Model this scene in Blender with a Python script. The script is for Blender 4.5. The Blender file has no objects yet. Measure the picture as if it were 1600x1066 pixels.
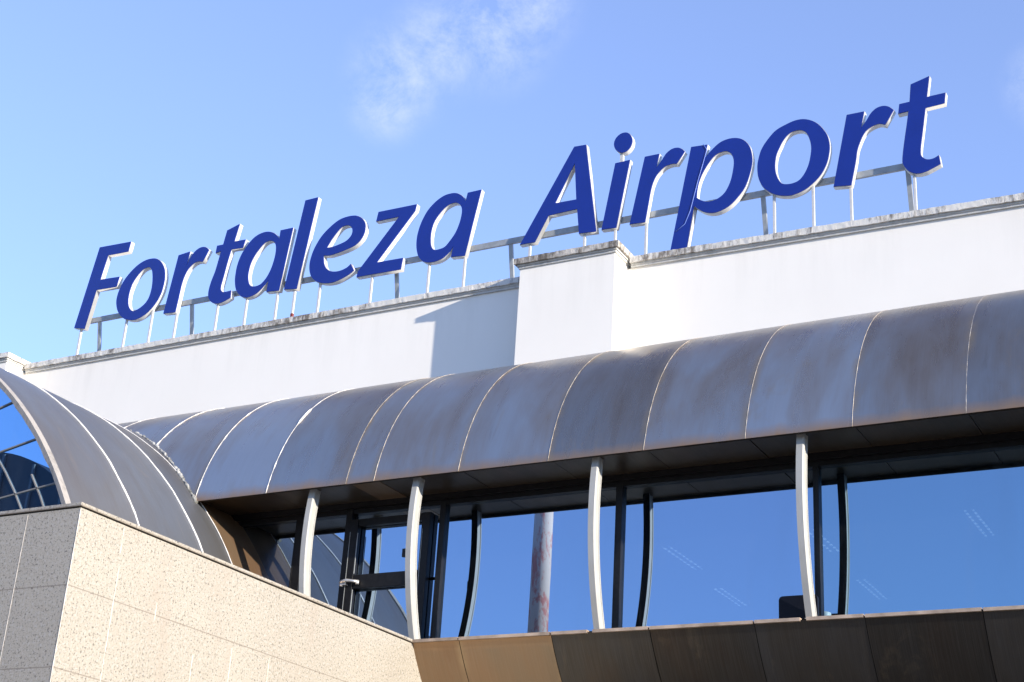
import bpy, bmesh, math, random
from mathutils import Matrix, Vector
random.seed(7)
scene = bpy.context.scene
col = scene.collection
R = math.radians
# light and exposure
EXPO = 1.8; SUN_E = 2.85; SKY_S = 0.15
AIR, DUST, OZ, SAT = 1.0, 0.0, 10.0, 0.85
TINT = (1.22, 1.08, 1.02, 1); CLOUDCOL = (1.62, 1.80, 2.2, 1)
GLASS = (.33, .45, .61); GLASSF = (.26, .48, .74)

# ------------------------------------------------------------------ camera
cam_d = bpy.data.cameras.new('camera'); cam = bpy.data.objects.new('camera', cam_d); col.objects.link(cam)
a, b, c = 0.51544208, 0.40453382, -0.0646489          # yaw, pitch, roll of the hand-held camera
M = Matrix.Rotation(a, 3, 'Z') @ Matrix.Rotation(b, 3, 'X') @ Matrix.Rotation(c, 3, 'Y')
right, fwd, up = M @ Vector((1, 0, 0)), M @ Vector((0, 1, 0)), M @ Vector((0, 0, 1))
cam.matrix_world = Matrix(((right.x, up.x, -fwd.x, 0), (right.y, up.y, -fwd.y, 0), (right.z, up.z, -fwd.z, 1.6), (0, 0, 0, 1)))
cam_d.sensor_width = 36; cam_d.lens = 53.51; cam_d.clip_start = 0.05; cam_d.clip_end = 3000
scene.camera = cam
scene.render.resolution_x = 1024; scene.render.resolution_y = 682
scene.view_settings.view_transform = 'Standard'; scene.view_settings.look = 'None'
scene.view_settings.gamma = 1; scene.view_settings.use_curve_mapping = False
scene.view_settings.exposure = EXPO

# ------------------------------------------------------------------ sun and sky
SUN = Vector((3.9, -1.0, 0.86)).normalized()           # towards the sun: low, almost along the facade
sd = bpy.data.lights.new('sun', 'SUN'); sd.energy = SUN_E; sd.angle = R(0.5); sd.color = (1.0, 0.90, 0.75)
sun = bpy.data.objects.new('sun', sd); col.objects.link(sun)
sun.rotation_euler = SUN.to_track_quat('Z', 'Y').to_euler(); sun.location = SUN * 60
world = bpy.data.worlds.new('World'); scene.world = world; world.use_nodes = True
nt = world.node_tree; N, L = nt.nodes, nt.links; N.clear()
def nd(tree, kind, **kw):
    n = tree.nodes.new(kind)
    for k, v in kw.items():
        if k.startswith('_'): setattr(n, k[1:], v)
        else: n.inputs[k.replace('__', ' ')].default_value = v
    return n
sky = N.new('ShaderNodeTexSky'); sky.sky_type = 'NISHITA'; sky.sun_disc = False
sky.sun_elevation = math.asin(SUN.z); sky.sun_rotation = math.atan2(SUN.x, SUN.y)
sky.altitude = 0; sky.air_density = AIR; sky.dust_density = DUST; sky.ozone_density = OZ
tc = N.new('ShaderNodeTexCoord')
# thin cloud wisp: a patch of noise round one direction of the sky dome
def dome_blob(center, radius, soft):
    dp = nd(nt, 'ShaderNodeVectorMath', _operation='DISTANCE'); L.new(tc.outputs['Generated'], dp.inputs[0]); dp.inputs[1].default_value = center
    mr = nd(nt, 'ShaderNodeMapRange'); mr.inputs['From Min'].default_value = radius; mr.inputs['From Max'].default_value = radius * soft
    mr.inputs['To Min'].default_value = 0; mr.inputs['To Max'].default_value = 1; mr.interpolation_type = 'SMOOTHSTEP'
    L.new(dp.outputs['Value'], mr.inputs['Value']); return mr.outputs['Result']
def vec(px, py):
    v = right * ((px - 800) / 2378) + fwd - up * ((py - 533) / 2378); return tuple(v.normalized())
blobs = [dome_blob(vec(px, py), r, 0.1) for px, py, r in ((625, 115, .045), (690, 70, .045), (770, 40, .055), (820, 5, .045), (605, 160, .035), (1640, 130, .035), (2600, -1100, .45), (-900, -1000, .35))]
acc = blobs[0]
for bb in blobs[1:]:
    m = nd(nt, 'ShaderNodeMath', _operation='MAXIMUM'); L.new(acc, m.inputs[0]); L.new(bb, m.inputs[1]); acc = m.outputs[0]
nz = nd(nt, 'ShaderNodeTexNoise', Scale=21.0, Detail=11.0, Roughness=0.72, Distortion=0.25); L.new(tc.outputs['Generated'], nz.inputs['Vector'])
nf = nd(nt, 'ShaderNodeMapRange'); L.new(nz.outputs['Fac'], nf.inputs['Value']); nf.inputs['From Min'].default_value = 0.38; nf.inputs['From Max'].default_value = 0.82
mr = nd(nt, 'ShaderNodeMath', _operation='MULTIPLY'); L.new(nf.outputs['Result'], mr.inputs[0]); L.new(acc, mr.inputs[1])
# very faint wide veil elsewhere
hs = nd(nt, 'ShaderNodeHueSaturation', Saturation=SAT); L.new(sky.outputs['Color'], hs.inputs['Color'])
tint = nd(nt, 'ShaderNodeMix', _data_type='RGBA', _blend_type='MULTIPLY'); tint.inputs['Factor'].default_value = 1.0
gam = nd(nt, 'ShaderNodeGamma', Gamma=0.8); L.new(hs.outputs['Color'], gam.inputs['Color']); L.new(gam.outputs['Color'], tint.inputs[6]); tint.inputs[7].default_value = TINT
mx = nd(nt, 'ShaderNodeMix', _data_type='RGBA'); L.new(mr.outputs[0], mx.inputs['Factor'])
L.new(tint.outputs[2], mx.inputs[6]); mx.inputs[7].default_value = CLOUDCOL
bg = nd(nt, 'ShaderNodeBackground', Strength=SKY_S); L.new(mx.outputs[2], bg.inputs['Color'])
wo = N.new('ShaderNodeOutputWorld'); L.new(bg.outputs[0], wo.inputs[0])
LETTERS = {
'F': [[(-19.248,13.827,1),(-18.49,13.804,1),(-18.516,13.607,1),(-19.002,13.619,1),(-19.085,13.136,1),(-18.621,13.115,1),(-18.653,12.922,1),(-19.134,12.936,1),(-19.254,12.178,1),(-19.514,12.233,1)]],
'o1': [[(-17.861,13.348,0),(-18.029,13.349,0),(-18.197,13.292,0),(-18.354,13.175,0),(-18.491,13.016,0),(-18.572,12.828,0),(-18.595,12.659,0),(-18.568,12.522,0),(-18.508,12.398,0),(-18.406,12.287,0),(-18.291,12.217,0),(-18.149,12.177,0),(-18.015,12.175,0),(-17.871,12.225,0),(-17.736,12.321,0),(-17.621,12.461,0),(-17.548,12.618,0),(-17.522,12.802,0),(-17.53,12.954,0),(-17.572,13.095,0),(-17.646,13.213,0),(-17.74,13.301,0)],[(-17.951,13.185,0),(-18.07,13.164,0),(-18.166,13.084,0),(-18.265,12.938,0),(-18.307,12.783,0),(-18.314,12.632,0),(-18.288,12.504,0),(-18.23,12.41,0),(-18.159,12.357,0),(-18.075,12.359,0),(-17.963,12.408,0),(-17.877,12.475,0),(-17.82,12.578,0),(-17.796,12.735,0),(-17.807,12.907,0),(-17.843,13.066,0),(-17.888,13.147,0)]],
'r1': [[(-17.285,13.305,1),(-17.028,13.334,1),(-17.06,13.068,1),(-17.006,13.186,0),(-16.929,13.301,0),(-16.82,13.366,0),(-16.711,13.367,0),(-16.641,13.329,0),(-16.596,13.286,1),(-16.702,13.07,1),(-16.808,13.095,0),(-16.911,13.067,0),(-17.006,12.984,0),(-17.067,12.858,0),(-17.103,12.695,0),(-17.125,12.447,0),(-17.15,12.17,1),(-17.421,12.187,1)]],
't1': [[(-16.248,13.604,1),(-15.987,13.682,1),(-16.051,13.35,1),(-15.803,13.342,1),(-15.837,13.188,1),(-16.091,13.202,1),(-16.138,12.946,0),(-16.179,12.662,0),(-16.203,12.521,0),(-16.195,12.447,0),(-16.146,12.394,0),(-16.067,12.385,0),(-15.963,12.392,1),(-15.954,12.253,1),(-16.061,12.209,0),(-16.173,12.183,0),(-16.269,12.192,0),(-16.372,12.244,0),(-16.436,12.316,0),(-16.462,12.399,0),(-16.461,12.513,0),(-16.432,12.664,0),(-16.38,12.843,0),(-16.319,13.206,1),(-16.436,13.193,1),(-16.427,13.336,1),(-16.293,13.336,1)]],
'a1': [[(-15.062,13.379,1),(-14.798,13.381,1),(-14.926,12.214,1),(-15.19,12.233,1),(-15.179,12.445,1),(-15.278,12.338,0),(-15.384,12.249,0),(-15.497,12.203,0),(-15.617,12.198,0),(-15.748,12.256,0),(-15.854,12.381,0),(-15.903,12.531,0),(-15.917,12.664,0),(-15.907,12.859,0),(-15.852,13.047,0),(-15.754,13.205,0),(-15.627,13.337,0),(-15.49,13.399,0),(-15.345,13.407,0),(-15.217,13.365,0),(-15.129,13.298,0),(-15.065,13.222,1)],[(-15.267,13.216,0),(-15.372,13.189,0),(-15.468,13.097,0),(-15.558,12.971,0),(-15.616,12.829,0),(-15.637,12.658,0),(-15.62,12.536,0),(-15.579,12.443,0),(-15.516,12.395,0),(-15.417,12.383,0),(-15.319,12.415,0),(-15.222,12.521,0),(-15.15,12.681,0),(-15.111,12.868,0),(-15.107,13.02,0),(-15.132,13.123,0),(-15.185,13.187,0)]],
'l': [[(-14.609,13.869,1),(-14.344,13.877,1),(-14.558,12.184,1),(-14.82,12.213,1)]],
'e': [[(-13.503,12.46,1),(-13.573,12.407,0),(-13.683,12.374,0),(-13.797,12.371,0),(-13.907,12.401,0),(-13.992,12.464,0),(-14.046,12.553,0),(-14.07,12.647,0),(-14.077,12.716,1),(-13.954,12.697,0),(-13.764,12.716,0),(-13.577,12.753,0),(-13.449,12.8,0),(-13.354,12.881,0),(-13.3,12.986,0),(-13.29,13.091,0),(-13.308,13.184,0),(-13.373,13.278,0),(-13.456,13.336,0),(-13.536,13.364,0),(-13.672,13.373,0),(-13.843,13.343,0),(-14.023,13.233,0),(-14.18,13.081,0),(-14.291,12.885,0),(-14.344,12.696,0),(-14.348,12.554,0),(-14.316,12.423,0),(-14.254,12.324,0),(-14.156,12.245,0),(-14.024,12.196,0),(-13.887,12.176,0),(-13.754,12.184,0),(-13.608,12.229,0),(-13.491,12.282,0),(-13.427,12.329,1)],[(-14.033,12.855,1),(-13.916,12.851,0),(-13.784,12.872,0),(-13.654,12.91,0),(-13.575,12.976,0),(-13.546,13.051,0),(-13.559,13.125,0),(-13.6,13.176,0),(-13.671,13.204,0),(-13.766,13.192,0),(-13.844,13.126,0),(-13.945,13.001,0)]],
'z': [[(-13.06,13.337,1),(-12.316,13.332,1),(-12.336,13.212,1),(-12.988,12.394,1),(-12.484,12.385,1),(-12.506,12.184,1),(-13.361,12.19,1),(-13.347,12.292,1),(-12.641,13.165,1),(-13.088,13.163,1)]],
'a2': [[(-11.359,13.348,1),(-11.108,13.353,1),(-11.32,12.212,1),(-11.577,12.235,1),(-11.547,12.417,1),(-11.613,12.329,0),(-11.722,12.245,0),(-11.835,12.21,0),(-11.969,12.21,0),(-12.09,12.247,0),(-12.184,12.345,0),(-12.234,12.475,0),(-12.254,12.625,0),(-12.244,12.786,0),(-12.194,12.973,0),(-12.093,13.168,0),(-11.953,13.305,0),(-11.807,13.383,0),(-11.673,13.4,0),(-11.571,13.384,0),(-11.483,13.333,0),(-11.423,13.271,0),(-11.386,13.206,1)],[(-11.556,13.204,0),(-11.64,13.208,0),(-11.754,13.166,0),(-11.855,13.071,0),(-11.937,12.956,0),(-11.98,12.817,0),(-11.99,12.673,0),(-11.975,12.54,0),(-11.942,12.462,0),(-11.891,12.42,0),(-11.804,12.418,0),(-11.706,12.442,0),(-11.615,12.537,0),(-11.526,12.665,0),(-11.466,12.831,0),(-11.441,12.989,0),(-11.451,13.088,0),(-11.485,13.152,0)]],
'A': [[(-9.481,13.776,1),(-9.274,13.766,1),(-9.037,12.206,1),(-9.329,12.223,1),(-9.378,12.654,1),(-9.866,12.638,1),(-10.078,12.218,1),(-10.34,12.222,1)],[(-9.456,13.464,1),(-9.402,12.827,1),(-9.762,12.834,1)]],
'dot': [[(-8.605,13.831,0),(-8.537,13.789,0),(-8.497,13.711,0),(-8.49,13.629,0),(-8.52,13.55,0),(-8.585,13.49,0),(-8.657,13.482,0),(-8.729,13.522,0),(-8.783,13.599,0),(-8.798,13.683,0),(-8.766,13.767,0),(-8.691,13.825,0)]],
'i': [[(-8.764,13.323,1),(-8.517,13.329,1),(-8.707,12.205,1),(-8.952,12.217,1)]],
'r2': [[(-8.274,13.329,1),(-8.035,13.328,1),(-8.076,13.101,1),(-7.995,13.205,0),(-7.924,13.307,0),(-7.833,13.365,0),(-7.741,13.368,0),(-7.667,13.328,0),(-7.624,13.275,1),(-7.75,13.092,1),(-7.837,13.105,0),(-7.937,13.084,0),(-8.01,13.032,0),(-8.082,12.949,0),(-8.134,12.824,0),(-8.164,12.694,0),(-8.186,12.544,0),(-8.238,12.206,1),(-8.491,12.217,1)]],
'p': [[(-7.525,13.331,1),(-7.264,13.313,1),(-7.318,13.08,1),(-7.21,13.194,0),(-7.079,13.298,0),(-6.948,13.335,0),(-6.817,13.324,0),(-6.706,13.268,0),(-6.623,13.164,0),(-6.581,13.034,0),(-6.568,12.871,0),(-6.605,12.68,0),(-6.679,12.478,0),(-6.797,12.325,0),(-6.925,12.213,0),(-7.072,12.154,0),(-7.201,12.154,0),(-7.313,12.196,0),(-7.407,12.266,0),(-7.462,12.317,1),(-7.597,11.465,1),(-7.859,11.473,1)],[(-7.424,12.453,1),(-7.352,12.394,0),(-7.258,12.354,0),(-7.156,12.353,0),(-7.064,12.389,0),(-6.981,12.461,0),(-6.908,12.605,0),(-6.868,12.776,0),(-6.853,12.933,0),(-6.876,13.039,0),(-6.928,13.111,0),(-7.012,13.14,0),(-7.134,13.106,0),(-7.227,13.015,0),(-7.32,12.873,0),(-7.384,12.725,0),(-7.414,12.591,0)]],
'o2': [[(-5.776,13.399,0),(-5.91,13.411,0),(-6.045,13.379,0),(-6.209,13.311,0),(-6.332,13.189,0),(-6.429,13.045,0),(-6.477,12.891,0),(-6.494,12.76,0),(-6.479,12.593,0),(-6.418,12.433,0),(-6.325,12.325,0),(-6.218,12.252,0),(-6.086,12.208,0),(-5.954,12.198,0),(-5.795,12.245,0),(-5.663,12.333,0),(-5.556,12.44,0),(-5.475,12.582,0),(-5.432,12.734,0),(-5.419,12.892,0),(-5.451,13.061,0),(-5.54,13.223,0),(-5.643,13.33,0)],[(-5.819,13.221,0),(-5.912,13.238,0),(-6.007,13.212,0),(-6.089,13.133,0),(-6.157,13.014,0),(-6.206,12.89,0),(-6.225,12.746,0),(-6.218,12.626,0),(-6.183,12.508,0),(-6.126,12.418,0),(-6.044,12.389,0),(-5.951,12.39,0),(-5.871,12.42,0),(-5.804,12.493,0),(-5.743,12.612,0),(-5.707,12.75,0),(-5.689,12.908,0),(-5.709,13.046,0),(-5.753,13.161,0)]],
'r3': [[(-5.163,13.324,1),(-4.909,13.321,1),(-4.961,13.066,1),(-4.889,13.159,0),(-4.817,13.268,0),(-4.733,13.334,0),(-4.637,13.346,0),(-4.557,13.312,0),(-4.492,13.245,1),(-4.619,13.033,1),(-4.702,13.068,0),(-4.797,13.052,0),(-4.881,13.009,0),(-4.938,12.936,0),(-4.989,12.824,0),(-5.027,12.708,0),(-5.052,12.544,0),(-5.128,12.178,1),(-5.38,12.208,1)]],
't2': [[(-4.243,13.6,1),(-3.978,13.672,1),(-4.027,13.344,1),(-3.771,13.35,1),(-3.793,13.187,1),(-4.053,13.175,1),(-4.08,12.999,0),(-4.113,12.782,0),(-4.144,12.584,0),(-4.152,12.475,0),(-4.134,12.412,0),(-4.074,12.361,0),(-3.993,12.355,0),(-3.909,12.39,1),(-3.893,12.249,1),(-4.001,12.205,0),(-4.105,12.169,0),(-4.222,12.169,0),(-4.323,12.224,0),(-4.385,12.314,0),(-4.408,12.387,0),(-4.395,12.538,0),(-4.359,12.77,0),(-4.319,13.003,0),(-4.293,13.175,1),(-4.435,13.167,1),(-4.414,13.32,1),(-4.27,13.324,1)]],
}

# ------------------------------------------------------------------ helpers
def tag(o, label=None, cat=None, group=None, kind=None):
    for k, v in (('label', label), ('category', cat), ('group', group), ('kind', kind)):
        if v: o[k] = v
    return o
def empty(name, loc=(0, 0, 0)):
    o = bpy.data.objects.new(name, None); col.objects.link(o); o.location = loc; o.empty_display_size = 0.3; return o
class MB:
    def __init__(s): s.v, s.f, s.sm, s.at, s.arc = [], [], [], [], None
    def quadgrid(s, rows, smooth=True, val=0.5, closed=False):
        b = len(s.v); n = len(rows[0])
        for r in rows: s.v += [tuple(p) for p in r]
        for i in range(len(rows) - 1):
            for j in range(n if closed else n - 1):
                k = (j + 1) % n
                s.f.append((b + i*n + j, b + i*n + k, b + (i+1)*n + k, b + (i+1)*n + j)); s.sm.append(smooth); s.at.append(val)
    def box(s, x0, x1, y0, y1, z0, z1, val=0.5):
        b = len(s.v)
        s.v += [(x, y, z) for z in (z0, z1) for y in (y0, y1) for x in (x0, x1)]
        for q in ((0, 2, 3, 1), (4, 5, 7, 6), (0, 1, 5, 4), (2, 6, 7, 3), (0, 4, 6, 2), (1, 3, 7, 5)):
            s.f.append(tuple(b + i for i in q)); s.sm.append(False); s.at.append(val)
    def prism(s, poly, axis, lo, hi, smooth=False):       # poly in the two other axes, extruded along axis
        b = len(s.v); n = len(poly)
        def mk(p, t):
            return (t, p[0], p[1]) if axis == 'x' else (p[0], t, p[1]) if axis == 'y' else (p[0], p[1], t)
        s.v += [mk(p, lo) for p in poly] + [mk(p, hi) for p in poly]
        s.f.append(tuple(b + i for i in range(n))[::-1]); s.sm.append(False); s.at.append(.5)
        s.f.append(tuple(b + n + i for i in range(n))); s.sm.append(False); s.at.append(.5)
        for i in range(n):
            k = (i + 1) % n; s.f.append((b + i, b + k, b + n + k, b + n + i)); s.sm.append(smooth); s.at.append(.5)
    def tube(s, pts, r, n=6, rfun=None):
        rings = []
        for i, p in enumerate(pts):
            p = Vector(p); d = (Vector(pts[min(i+1, len(pts)-1)]) - Vector(pts[max(i-1, 0)])).normalized()
            u = d.orthogonal().normalized() if i == 0 else (u - d * u.dot(d)).normalized()
            w = d.cross(u); rr = r if rfun is None else rfun(i)
            rings.append([tuple(p + (u*math.cos(t) + w*math.sin(t)) * rr) for t in [2*math.pi*k/n for k in range(n)]])
        s.quadgrid(rings, True, .5, True)
        b = len(s.v) - len(rings) * n
        s.f.append(tuple(b + k for k in range(n))[::-1]); s.sm.append(False); s.at.append(.5)
        s.f.append(tuple(b + (len(rings)-1)*n + k for k in range(n))); s.sm.append(False); s.at.append(.5)
    def cyl(s, x, y, z0, z1, r0, r1=None, n=24):
        r1 = r0 if r1 is None else r1
        s.quadgrid([[(x + q*math.cos(2*math.pi*k/n), y + q*math.sin(2*math.pi*k/n), z) for k in range(n)] for z, q in ((z0, r0), (z1, r1))], True, .5, True)
        b = len(s.v) - 2*n
        s.f.append(tuple(b + k for k in range(n))[::-1]); s.sm.append(False); s.at.append(.5)
        s.f.append(tuple(b + n + k for k in range(n))); s.sm.append(False); s.at.append(.5)
    def build(s, name, mat, parent=None, bevel=0, solid=0, loc=None):
        me = bpy.data.meshes.new(name); me.from_pydata(s.v, [], s.f); me.update()
        me.polygons.foreach_set('use_smooth', s.sm)
        at = me.attributes.new('tone', 'FLOAT', 'FACE'); at.data.foreach_set('value', s.at)
        if s.arc:                                            # x, run along the bent sheet, height share: the metal's grain follows it
            av = me.attributes.new('arc', 'FLOAT_VECTOR', 'POINT'); av.data.foreach_set('vector', [c_ for q_ in s.arc for c_ in q_])
        bm = bmesh.new(); bm.from_mesh(me); bmesh.ops.recalc_face_normals(bm, faces=bm.faces); bm.to_mesh(me); bm.free()
        o = bpy.data.objects.new(name, me); col.objects.link(o)
        me.materials.append(mat)
        if loc is not None:                                  # put the origin at loc, keep the shape where it is
            me.transform(Matrix.Translation(-Vector(loc))); o.location = loc
        if parent is not None:
            o.parent = parent; o.matrix_parent_inverse = Matrix.Translation(-parent_loc(parent))
        if bevel:
            md = o.modifiers.new('bevel', 'BEVEL'); md.width = bevel; md.segments = 2; md.limit_method = 'ANGLE'; md.angle_limit = R(40)
        if solid:
            md = o.modifiers.new('solid', 'SOLIDIFY'); md.thickness = solid; md.offset = -1
        return o
def parent_loc(p): return Vector(p.location)          # every parent is only translated and is placed in world space

# ------------------------------------------------------------------ materials
def mat_new(name):
    m = bpy.data.materials.new(name); m.use_nodes = True; t = m.node_tree
    return m, t, t.nodes['Principled BSDF'], t.links
def ramp(t, stops, src):
    r = t.nodes.new('ShaderNodeValToRGB'); e = r.color_ramp.elements
    while len(e) < len(stops): e.new(0.5)
    for i, (p, cc) in enumerate(stops): e[i].position = p; e[i].color = cc if len(cc) == 4 else (*cc, 1)
    t.links.new(src, r.inputs['Fac']); return r.outputs['Color']
def noise(t, scale, detail=5, rough=.55, stretch=None, dist=0, src='Object', off=(0, 0, 0)):
    tcn = t.nodes.new('ShaderNodeTexCoord'); mp = t.nodes.new('ShaderNodeMapping')
    mp.inputs['Scale'].default_value = stretch or (1, 1, 1); mp.inputs['Location'].default_value = off
    t.links.new(tcn.outputs[src], mp.inputs['Vector'])
    n = nd(t, 'ShaderNodeTexNoise', Scale=scale, Detail=detail, Roughness=rough, Distortion=dist)
    t.links.new(mp.outputs['Vector'], n.inputs['Vector']); return n.outputs['Fac']
def mixc(t, fac, A, B, mode='MIX'):
    m = t.nodes.new('ShaderNodeMix'); m.data_type = 'RGBA'; m.blend_type = mode
    for s, i in ((fac, 0), (A, 6), (B, 7)):
        if isinstance(s, (int, float)): m.inputs[i].default_value = s
        elif isinstance(s, tuple): m.inputs[i].default_value = s if len(s) == 4 else (*s, 1)
        else: t.links.new(s, m.inputs[i])
    return m.outputs[2]
def maprange(t, src, a0, a1, b0=0., b1=1.):
    m = t.nodes.new('ShaderNodeMapRange')
    for i, v in enumerate((a0, a1, b0, b1)): m.inputs[i+1].default_value = v
    t.links.new(src, m.inputs[0]); return m.outputs[0]
def math2(t, op, A, B):
    m = t.nodes.new('ShaderNodeMath'); m.operation = op
    for s, i in ((A, 0), (B, 1)):
        if isinstance(s, (int, float)): m.inputs[i].default_value = s
        else: t.links.new(s, m.inputs[i])
    return m.outputs[0]
def bump(t, p, h, strength, dist):
    b_ = t.nodes.new('ShaderNodeBump'); b_.inputs['Strength'].default_value = strength; b_.inputs['Distance'].default_value = dist
    t.links.new(h, b_.inputs['Height']); t.links.new(b_.outputs['Normal'], p.inputs['Normal'])
def pos(t, axis):
    g = t.nodes.new('ShaderNodeNewGeometry'); s = t.nodes.new('ShaderNodeSeparateXYZ'); t.links.new(g.outputs['Position'], s.inputs[0]); return s.outputs[axis]
def plain(name, colr, rough=.5, metal=0., spec=.5, var=.12, scale=6, bmp=0):
    m, t, p, l = mat_new(name)
    n = noise(t, scale, 6)
    dk = tuple(v*(1-var) for v in colr); lt = tuple(min(1, v*(1+var)) for v in colr)
    l.new(ramp(t, [(.35, dk), (.65, lt)], n), p.inputs['Base Color'])
    p.inputs['Roughness'].default_value = rough; p.inputs['Metallic'].default_value = metal; p.inputs['Specular IOR Level'].default_value = spec
    if bmp: bump(t, p, noise(t, scale*8, 4), bmp, .01)
    return m

def mk_cladding(name, brown, blue, grey, rough, metal, rust=0, sky_grad=0, blot=.5, bmp=.38, fin=.14):
    m, t, p, l = mat_new(name)
    at2 = t.nodes.new('ShaderNodeAttribute'); at2.attribute_name = 'arc'
    def an(scale, detail, rg, st=(1, 1, 1), dist=0, off=(0, 0, 0)):
        mp = t.nodes.new('ShaderNodeMapping'); mp.inputs['Scale'].default_value = st; mp.inputs['Location'].default_value = off
        l.new(at2.outputs['Vector'], mp.inputs['Vector']); n_ = nd(t, 'ShaderNodeTexNoise', Scale=scale, Detail=detail, Roughness=rg, Distortion=dist)
        l.new(mp.outputs['Vector'], n_.inputs['Vector']); return n_.outputs['Fac']
    sx = t.nodes.new('ShaderNodeSeparateXYZ'); l.new(at2.outputs['Vector'], sx.inputs[0]); run = sx.outputs[1]     # 0 at the open edge
    att = t.nodes.new('ShaderNodeAttribute'); att.attribute_name = 'tone'; tone = att.outputs['Fac']
    big = an(.55, 4, .6, (1, .55, 1), .5); med = an(1.9, 6, .62, (1, .30, 1), .3); fine = an(26, 4, .6, (1, .05, 1)); grain = an(90, 2, .5, (1, .02, 1))
    k = math2(t, 'ADD', math2(t, 'MULTIPLY', big, .62), math2(t, 'MULTIPLY', med, .38))
    k = math2(t, 'ADD', k, math2(t, 'MULTIPLY', math2(t, 'SUBTRACT', tone, .5), .10))
    if sky_grad: k = math2(t, 'SUBTRACT', k, math2(t, 'MULTIPLY', maprange(t, run, .3, 2.6, -.45, 1), sky_grad))  # browner upwards, bluer near the lip: sky reflection gradient put into the colour
    c1 = ramp(t, [(.33, brown), (.48, grey), (.63, blue)], k)
    f = maprange(t, tone, 0, 1, .78, 1.20); cb = t.nodes.new('ShaderNodeCombineColor')
    for i in range(3): l.new(f, cb.inputs[i])
    c2 = mixc(t, 1.0, c1, cb.outputs[0], 'MULTIPLY')
    c3 = mixc(t, math2(t, 'MULTIPLY', maprange(t, an(1.5, 7, .7, (1, .5, 1), .9, (7, 3, 1)), .60, .76), blot), c2, (.38, .28, .17))      # orange weathering
    c3 = mixc(t, math2(t, 'MULTIPLY', maprange(t, an(3.4, 8, .72, (1, .16, 1), .9, (1, 9, 4)), .62, .78), blot), c3, tuple(v*.5 for v in brown))   # dark runs
    c3 = mixc(t, math2(t, 'MULTIPLY', maprange(t, an(2.6, 8, .75, (1, .22, 1), .6, (4, 2, 9)), .64, .80), blot*.8), c3, (.50, .49, .50))   # pale salt runs
    c4 = mixc(t, maprange(t, fine, .35, .75, 0, fin), c3, tuple(v*.45 for v in brown))
    c4 = mixc(t, maprange(t, grain, .4, .7, 0, fin*.5), c4, (.7, .7, .7))
    if rust:
        e = maprange(t, math2(t, 'ADD', math2(t, 'SUBTRACT', run, math2(t, 'MULTIPLY', med, .22)), math2(t, 'MULTIPLY', fine, .04)), -.12, .05, 1, 0)
        c4 = mixc(t, math2(t, 'MULTIPLY', e, rust), c4, (.46, .27, .14))
        # rust creeping in from the seams
        sv = math2(t, 'MULTIPLY', maprange(t, sx.outputs[2], .0, .085, 1, 0), maprange(t, an(1.4, 5, .6, (1, 1, 1), 0, (3, 3, 3)), .46, .62))
        c4 = mixc(t, math2(t, 'MULTIPLY', sv, .85), c4, (.40, .29, .17))
    l.new(c4, p.inputs['Base Color'])
    p.inputs['Metallic'].default_value = metal
    l.new(maprange(t, math2(t, 'ADD', math2(t, 'MULTIPLY', med, .7), math2(t, 'MULTIPLY', fine, .3)), .3, .7, rough - .06, rough + .08), p.inputs['Roughness'])
    bump(t, p, math2(t, 'ADD', an(1.25, 2, .5), math2(t, 'MULTIPLY', fine, .015)), bmp, .03)
    return m
m_tube = mk_cladding('weathered_metal_cladding', (.235, .182, .14), (.31, .335, .36), (.285, .262, .245), .29, .80, rust=1.0, sky_grad=.09, fin=.05, blot=.4)
m_vault = mk_cladding('grey_metal_vault_cladding', (.135, .120, .114), (.15, .162, .185), (.142, .139, .141), .44, .6, blot=.2, fin=.05)
m_lower = mk_cladding('dark_bronze_cladding', (.068, .053, .043), (.060, .060, .062), (.060, .055, .050), .32, .75, blot=.16, fin=.05)
m_rusty_or_lit = mk_cladding('brown_bronze_cladding', (.25, .145, .08), (.25, .185, .12), (.28, .185, .11), .36, .65, rust=.6, blot=.8, fin=.06)  # rusty bronze; also carries the painted glow of the narrow soffit panel
m_soffit = mk_cladding('bronze_soffit_metal', (.15, .095, .055), (.09, .076, .06), (.115, .085, .058), .36, .75, blot=.08, bmp=.04, fin=.05)

def mk_wall():
    m, t, p, l = mat_new('white_wall_paint')
    n1 = noise(t, .5, 6, .6); n2 = noise(t, 3, 6, .65, (1, 1, .1))
    base = ramp(t, [(.3, (.77, .735, .675)), (.7, (.81, .775, .715))], n1)
    drip = maprange(t, math2(t, 'MULTIPLY', maprange(t, n2, .5, .8), maprange(t, pos(t, 2), 10.3, 11.5)), 0, 1, 0, .28)
    l.new(mixc(t, drip, base, (.45, .43, .38)), p.inputs['Base Color']); p.inputs['Roughness'].default_value = .75
    bump(t, p, noise(t, 40, 5), .15, .004); return m
m_wall = mk_wall()
def mk_cap(name, base, dark, lo, hi):
    m, t, p, l = mat_new(name)
    n1 = noise(t, 2.3, 9, .78, (1, 1, .5), .3); n2 = noise(t, 14, 7, .75, (1, 1, .3)); n3 = noise(t, .45, 3, .5)
    k = math2(t, 'ADD', math2(t, 'ADD', math2(t, 'MULTIPLY', n1, .5), math2(t, 'MULTIPLY', n2, .5)), math2(t, 'MULTIPLY', math2(t, 'SUBTRACT', n3, .5), .35))
    l.new(ramp(t, [(0, base), (lo, base), (hi, dark), (1, tuple(v*.5 for v in dark))], k), p.inputs['Base Color'])
    p.inputs['Roughness'].default_value = .9; bump(t, p, n2, .6, .02); return m
m_cap = mk_cap('weathered_concrete_coping', (.62, .60, .56), (.17, .15, .13), .50, .60)
m_cap_dark = mk_cap('mouldy_concrete_coping', (.50, .47, .43), (.12, .105, .09), .43, .55)
m_mould = mk_cap('grey_concrete_moulding', (.50, .50, .48), (.30, .29, .27), .5, .7)
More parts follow.
